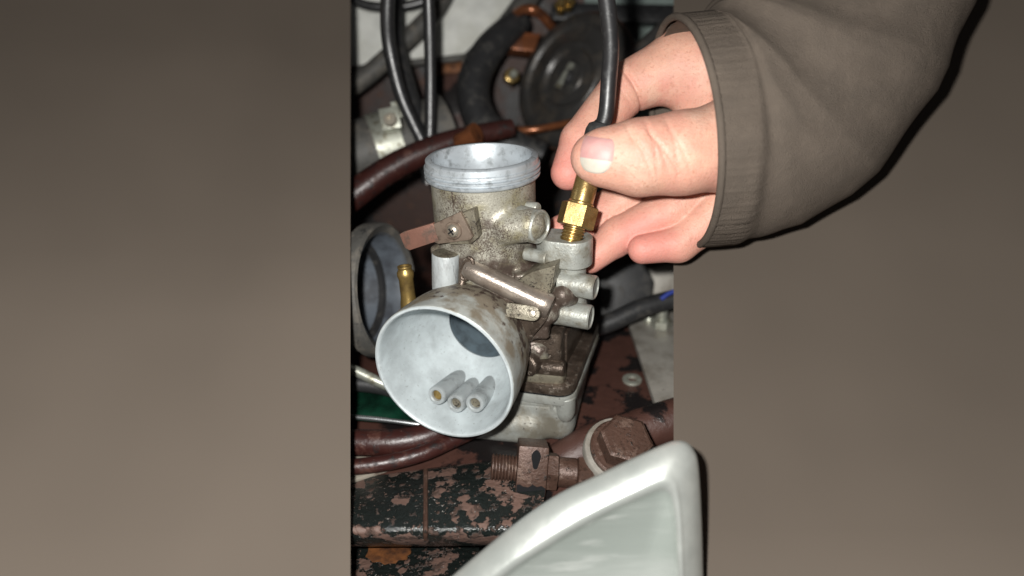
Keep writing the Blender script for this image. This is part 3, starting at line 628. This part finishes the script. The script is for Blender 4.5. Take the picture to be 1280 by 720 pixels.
# upper right: teal panel, black bar, dark pipe
tag(make('teal_panel', prism([at(x, y, 410) for x, y in ((728, -60), (930, -60), (930, 260), (742, 240))], CF*3), 'teal_paint', bevel=.5), 'dull teal painted panel behind the hand', 'panel')
tag(make('black_bar', prism([at(x, y, 395) for x, y in ((690, 2), (900, 6), (900, 30), (690, 24))], CF*9), 'black_cable', bevel=1.5), 'black bar running across the top of the teal panel', 'bar')
tag(make('black_strut', prism([at(x, y, 400) for x, y in ((784, 26), (800, 26), (797, 75), (784, 75))], CF*7), 'black_rubber', bevel=1.), 'short black upright strut under the black bar', 'strut')
hose('dark_pipe', [at(x, y, d) for x, y, d in ((905, -12, 330), (842, 26, 330), (800, 62, 330), (770, 96, 330), (742, 124, 330))], 3.6, 'dark_disc', 'dark pipe slanting down behind the index finger', 'pipe')
# left: clamped grey hose, maroon hose, rubber intake boot
ch = thing('clamped_hose', 'grey hose with a steel clamp and screw above the maroon hose', 'hose', at(480, 240, 350))
make('hose_wall', tube([at(x, y, d) for x, y, d in ((395, 215, 345), (440, 195, 345), (478, 185, 348), (520, 172, 352), (560, 158, 356))], 18, 28, 10), 'grey_rubber', ch)
make('clamp_band', tube([at(x, y, d) for x, y, d in ((468, 188, 347), (500, 179, 350))], 18.9, 36, 6), 'galvanised', ch)
make('screw_block', box(at(489, 150, 326), (5, 5.5, 4), np.array([unit(CR+.2*CU), unit(CU-.2*CR), CF])), 'galvanised', ch, bevel=.6)
make('clamp_screw', lathe([(.01, .6), (1.2, .6), (1.4, 1.8), (3, 1.8), (3.4, 1.2), (3.4, -2)], at(488, 150, 321.5), -CF, 24), 'screw_steel', ch)
make('band_tail', prism([at(x, y, 325) for x, y in ((488, 128), (500, 126), (504, 146), (492, 148))], CF*1.2), 'galvanised', ch)
hose('coolant_hose', [at(x, y, d) for x, y, d in ((385, 290, 305), (438, 247, 305), (490, 210, 308), (545, 184, 312), (590, 170, 316), (640, 160, 322))], [7.2, 7.0, 6.6, 6, 5.2, 4.6], 'maroon_hose', 'maroon rubber hose running behind the carburettor top')
tag(make('copper_union', lathe([(.01, 0), (3.4, 0), (4.0, 1), (4.0, 9), (5.0, 9.5), (5.0, 12), (.01, 12)], at(572, 178, 308), unit(at(602, 163, 300)-at(572, 178, 308)), 28), 'copper_pipe'), 'shiny copper coloured union on the end of the maroon hose', 'fitting')
boot = thing('intake_boot', 'grey rubber intake boot with open mouth beside the bell', 'boot', at(470, 450, 270))
bc = at(487, 362, 274); bx = unit(.95*CR+.04*CU-.27*CF)
make('boot_wall', lathe([(24, -2.2), (26, -1), (27.4, 0), (28.6, -.6), (29, -2), (29, -7.5), (28.2, -8.5), (26.4, -9), (26.2, -20), (27.4, -21), (27.4, -27), (26, -28), (25, -34)], bc, bx, 56), 'grey_rubber', boot)
make('boot_lining', lathe([(24.6, -1.6), (23.5, -3), (22.8, -10), (22, -22), (18, -30)], bc, bx, 56), 'boot_inner', boot)
make('inner_lip', lathe([(22.6, -13), (20.4, -13.6), (20.4, -16), (22.5, -16.6)], bc, bx, 56), 'black_rubber', boot)
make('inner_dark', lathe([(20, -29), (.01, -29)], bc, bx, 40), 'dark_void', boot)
# lower left: steel rod, green cover, two hoses, cream plate, flaked frame
hose('steel_rod', [at(x, y, d) for x, y, d in ((380, 440, 262), (438, 461, 262), (475, 478, 262), (520, 496, 264))], 2.2, 'galvanised', 'grey steel rod left of the bell', 'rod')
hose('black_lead', [at(x, y, d) for x, y, d in ((380, 470, 268), (438, 478, 268), (480, 484, 268), (530, 500, 268))], 3.4, 'black_rubber', 'black lead behind the steel rod', 'cable')
gc = thing('green_cover', 'dark green enamelled cover with a bright edge strip', 'cover', at(470, 530, 272))
make('shell', prism([at(x, y, d) for x, y, d in ((380, 492, 272), (480, 490, 272), (545, 510, 268), (545, 534, 256), (480, 529, 256), (380, 520, 256))], CF*5), 'green_enamel', gc, bevel=1.5)
make('edge_strip', tube([at(x, y, 254.5) for x, y in ((380, 519), (438, 521), (490, 526), (540, 533))], 1.0, 10, 8), 'chrome_strip', gc)
hose('fuel_hose', [at(x, y, d) for x, y, d in ((380, 553, 243), (438, 553, 243), (490, 553, 243), (530, 546, 245), (565, 532, 249), (600, 520, 254))], 5.0, 'maroon_hose', 'thick dark red hose below the green cover')
hose('drain_hose', [at(x, y, d) for x, y, d in ((380, 586, 234), (438, 584, 234), (490, 577, 236), (530, 566, 239), (562, 552, 244), (600, 535, 250))], 3.0, 'maroon_hose', 'thin brown hose under the thick dark red hose')
tag(make('cream_plate', prism([onfloor(x, y, FLOOR+2.5) for x, y in ((380, 560), (500, 560), (528, 570), (440, 600), (380, 606))], (0, 0, -2)), 'cream_plate', bevel=.5), 'cream painted strip under the thin brown hose', 'plate')
# flaked frame rail: folded section running across the bottom left
rail = thing('frame_rail', 'frame rail with flaking black paint over brown primer', 'frame rail', onfloor(530, 650))
a0, a1 = at(380, 604, 236), at(668, 556, 236)
prof_px = [(0, 0), (-3, 22), (-6, 58), (-8, 66), (-9.5, 72), (-9.5, 78), (-8, 96)]
def railsec(s):
    x = 380+300*s; ytop = 604-36*s; yb = 664-2*s
    P = [at(x, ytop, 241), at(x, ytop+2, 236.5), at(x, (ytop*.5+yb*.5), 221), at(x, yb-14, 213.2), at(x, yb-9, 211.7), at(x, yb-5, 210.7), at(x, yb-1, 210.1), at(x, yb+3, 210.0), at(x, yb+7, 210.6), at(x, yb+11, 211.9), at(x, yb+16, 214.5), at(x, yb+20, 222), at(x, yb+12, 238)]
    return P
secs = [railsec(k/12) for k in range(13)]; n = len(secs[0]); V = [p for s in secs for p in s]
Fq = [(i*n+k, i*n+(k+1) % n, (i+1)*n+(k+1) % n, (i+1)*n+k) for i in range(12) for k in range(n)]+[tuple(range(n)), tuple(12*n+k for k in range(n))]
make('rail', G().add(V, Fq), 'flaked_paint', rail, bevel=0, sharp=50)
sx = (532-380)/300; sp_ = railsec(sx)[1:10]
make('weld_seam', tube([p-CF*.1+CU*.1 for p in sp_], [.9, .8, .95, .8, .9, .8, .7], 8, 4), 'rusty_steel', rail)
lowr = thing('lower_rail', 'dark lower rail with an orange rust patch', 'rail', onfloor(500, 710))
make('rail', prism([at(x, y, d) for x, y, d in ((380, 678, 236), (600, 672, 236), (600, 770, 204), (380, 770, 204))], CF*8-CU*2), 'flaked_paint', lowr, bevel=1.)
def blob(cx, cy, rx, ry, d, n=22):
    r = rng.uniform(.78, 1.12, n); return [at(cx+rx*r[k]*math.cos(2*math.pi*k/n), cy+ry*r[k]*math.sin(2*math.pi*k/n), d(cy+ry*r[k]*math.sin(2*math.pi*k/n))) for k in range(n)]
make('rust_scab', prism(blob(484, 692, 27, 14, lambda y: np.interp(y, (678, 770), (233.4, 201.4))), CF*2.), 'rust_orange', lowr, bevel=.3)

# ---- brown pipe fitting with bolt in front of the bowl
ft = thing('pipe_fitting', 'rusty brown hex fitting with threaded rod below the float bowl', 'fitting', onfloor(670, 600))
fd = 228.; fx = unit(at(742, 592, fd)-at(612, 582, fd-1)); P0 = at(612, 583, fd)
def fp(px): return P0+fx*(px-612)*fd/800
tprof = [(.01, 0)]
for k in range(8): tprof += [(4.0, k*1.15), (4.6, k*1.15+.4), (4.6, k*1.15+.7), (4.0, k*1.15+1.1)]
make('threaded_rod', lathe(tprof+[(4., 10)], fp(614), fx, 28), 'rusty_steel', ft, sharp=25)
blk_u = unit(CU-(CU@fx)*fx); blk_w = np.cross(fx, blk_u)
kb = make('block', box(fp(664)+blk_u*.8, (5.3, 9, 6.5), np.array([fx, blk_u, blk_w])), 'rusty_steel', ft, bevel=.8)
fs = fp(664)+blk_u*.8
nrm = blk_w if blk_w@CF < 0 else -blk_w
pp = [fs+nrm*6.45+fx*(.9+1.5*math.cos(t)*(1+.2*math.sin(3*t)))+blk_u*(4.6+3.4*math.sin(t)) for t in np.linspace(0, 2*math.pi, 16, endpoint=False)]
make('paint_patch', prism(pp, nrm*.2), 'dark_void', kb)
pp = [fs+nrm*6.45+fx*x+blk_u*y for x, y in ((-5, -8.6), (5, -8.6), (5, -5.2), (3.6, -4.4), (2, -4.9), (.6, -4.2), (-1, -5.2), (-2.6, -5.1), (-4, -4.4), (-5, -4.6))]
make('paint_patch', prism(pp, nrm*.2), 'dark_void', kb)
make('lock_nut', hexa(fp(682), fx, 6.8, 4.4, .5), 'rusty_steel', ft)
make('collar', lathe([(5.0, 0), (5.2, .5), (5.2, 6.5), (4.6, 7)], fp(697), fx, 30), 'rusty_steel', ft)
make('end_nut', hexa(fp(721), fx, 6.0, 6, .2), 'rusty_steel', ft)
bo = thing('hex_bolt', 'large brown hex bolt on a washer and pale clamp', 'bolt', onfloor(775, 590))
bcn = at(776, 562, 228); bax_ = unit(-.72*CF+.62*CU+.10*CR)
make('head', hexa(bcn+bax_*2, bax_, 9.4, 7.5, .25, .12), 'rusty_steel', bo, sharp=25)
make('washer', lathe([(.01, 2), (10.5, 2), (11.2, 1.4), (11.2, 0), (10, -.3)], bcn, bax_, 40), 'rusty_steel', bo)
make('clamp', lathe([(9, -.3), (12.8, -.3), (13.2, -1), (13.2, -3.6), (9, -3.8)], bcn, bax_, 40), 'grey_plate', bo)
make('shank', lathe([(6, -3), (6, -14)], bcn, bax_, 24), 'rusty_steel', bo)
hose('cross_tube', [at(x, y, d) for x, y, d in ((700, 580, 247), (745, 556, 248), (800, 538, 250), (860, 520, 252), (930, 500, 254))], [8, 8.5, 8.5, 8.5, 8], 'red_oxide', 'brown painted tube behind the large hex bolt', 'tube')

# ---- right: washer on the floor, grey plate with bolt, black hose, blue wire
wl = onfloor(790, 476, FLOOR); tag(make('loose_washer', lathe([(1.9, 0), (4.2, 0), (4.4, .4), (4.2, 1.2), (2.1, 1.3)], wl, (0, 0, 1), 32, closed=True), 'galvanised'), 'small steel washer lying on the brown floor', 'washer')
gp = thing('grey_plate', 'pale grey metal plate with a bolt on the brown floor', 'plate', onfloor(815, 450))
make('sheet', prism([onfloor(x, y, FLOOR+5) for x, y in ((786, 404), (900, 372), (960, 560), (842, 522), (823, 516))], (0, 0, -3.5)), 'grey_plate', gp, bevel=.5)
b0 = onfloor(826, 408, FLOOR+5)
make('bolt', merge(hexa(b0, (0, 0, 1), 5.2, 4.5, .3)), 'galvanised', gp); make('stud', lathe([(3.0, 4), (3.0, 9.5), (2.6, 10), (.01, 10)], b0, (0, 0, 1), 20), 'galvanised', gp)
make('rivet', lathe([(.01, 3.4), (1.8, 3), (2.8, 1.6), (3, 0)], onfloor(811, 402, FLOOR+5), (0, 0, 1), 20), 'galvanised', gp)
make('upright_tab', prism([at(x, y, 345) for x, y in ((806, 336), (842, 330), (880, 326), (880, 372), (812, 368))], CF*4), 'grey_plate', gp, bevel=.5)
hose('black_hose', [at(x, y, d) for x, y, d in ((735, 412, 305), (765, 402, 305), (800, 386, 306), (842, 374, 308), (900, 362, 310))], 4.6, 'black_rubber', 'black rubber hose lying over the grey plate')
hose('blue_wire', [at(x, y, d) for x, y, d in ((826, 374, 303), (838, 366, 303), (860, 360, 303), (890, 358, 304))], 1.1, 'blue_wire', 'thin blue wire above the black hose', 'wire')
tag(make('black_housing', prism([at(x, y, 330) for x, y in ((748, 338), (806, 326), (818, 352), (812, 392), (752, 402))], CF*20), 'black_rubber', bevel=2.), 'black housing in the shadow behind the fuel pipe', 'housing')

# ---- bottom right: silver lid with a rolled rim
OUT = [(470, 860), (500, 800), (548, 738), (572, 714), (604, 687), (638, 659), (672, 634), (704, 614), (740, 597), (786, 575), (828, 556), (845, 551), (858, 553), (867, 562), (873, 582), (877, 650), (880, 760), (884, 860)]
INN = [(510, 870), (540, 806), (585, 745), (612, 719), (638, 699), (664, 682), (691, 665), (716, 650), (743, 635.5), (770, 622), (796, 610), (842, 591), (862, 584), (876, 586), (884, 598), (890, 630), (898, 690), (900, 760)]
INN = INN[:10]+[(796, 610), (822, 599), (834, 596), (842, 600), (847, 611), (852, 650), (856, 760), (860, 860)]
lid = thing('silver_lid', 'brushed silver lid with a rolled rim, nearest the viewer', 'lid', at(760, 735, 172))
so = spline([at(x, y, 176) for x, y in OUT], 5); si = spline([at(x, y, 171) for x, y in INN], 5); n = len(so)
cen = at(770, 830, 172)
def lerp(a, b, t): return a*(1-t)+b*t
rings = [[p+unit(p-CAM)*18 for p in so], [p+unit(p-CAM)*4 for p in so], [p+unit(p-CAM)*.8 for p in so], [lerp(p, q, .12)-CF*.5 for p, q in zip(so, si)], [lerp(p, q, .5)-CF*.9 for p, q in zip(so, si)], [lerp(p, q, .88)-CF*.3 for p, q in zip(so, si)],
         [q+CF*0 for q in si], [lerp(q, cen, .035)-CF*.8 for q in si], [lerp(q, cen, .075)+CF*.6 for q in si], [lerp(q, cen, .12)+CF*2.2 for q in si], [lerp(q, cen, .5)+CF*2.6 for q in si], [lerp(q, cen, .97)+CF*2.2 for q in si]]
V = [p for r in rings for p in r]; Fq = [(i*n+k, i*n+k+1, (i+1)*n+k+1, (i+1)*n+k) for i in range(len(rings)-1) for k in range(n-1)]
make('face', G().add([p for r in rings[8:] for p in r], [q for q in [(i*n+k, i*n+k+1, (i+1)*n+k+1, (i+1)*n+k) for i in range(len(rings)-9) for k in range(n-1)]]), 'lid_face', lid, sharp=179)
make('rolled_rim', G().add([p for r in rings[:9] for p in r], [(i*n+k, i*n+k+1, (i+1)*n+k+1, (i+1)*n+k) for i in range(8) for k in range(n-1)]), 'lid_silver', lid, sharp=179)
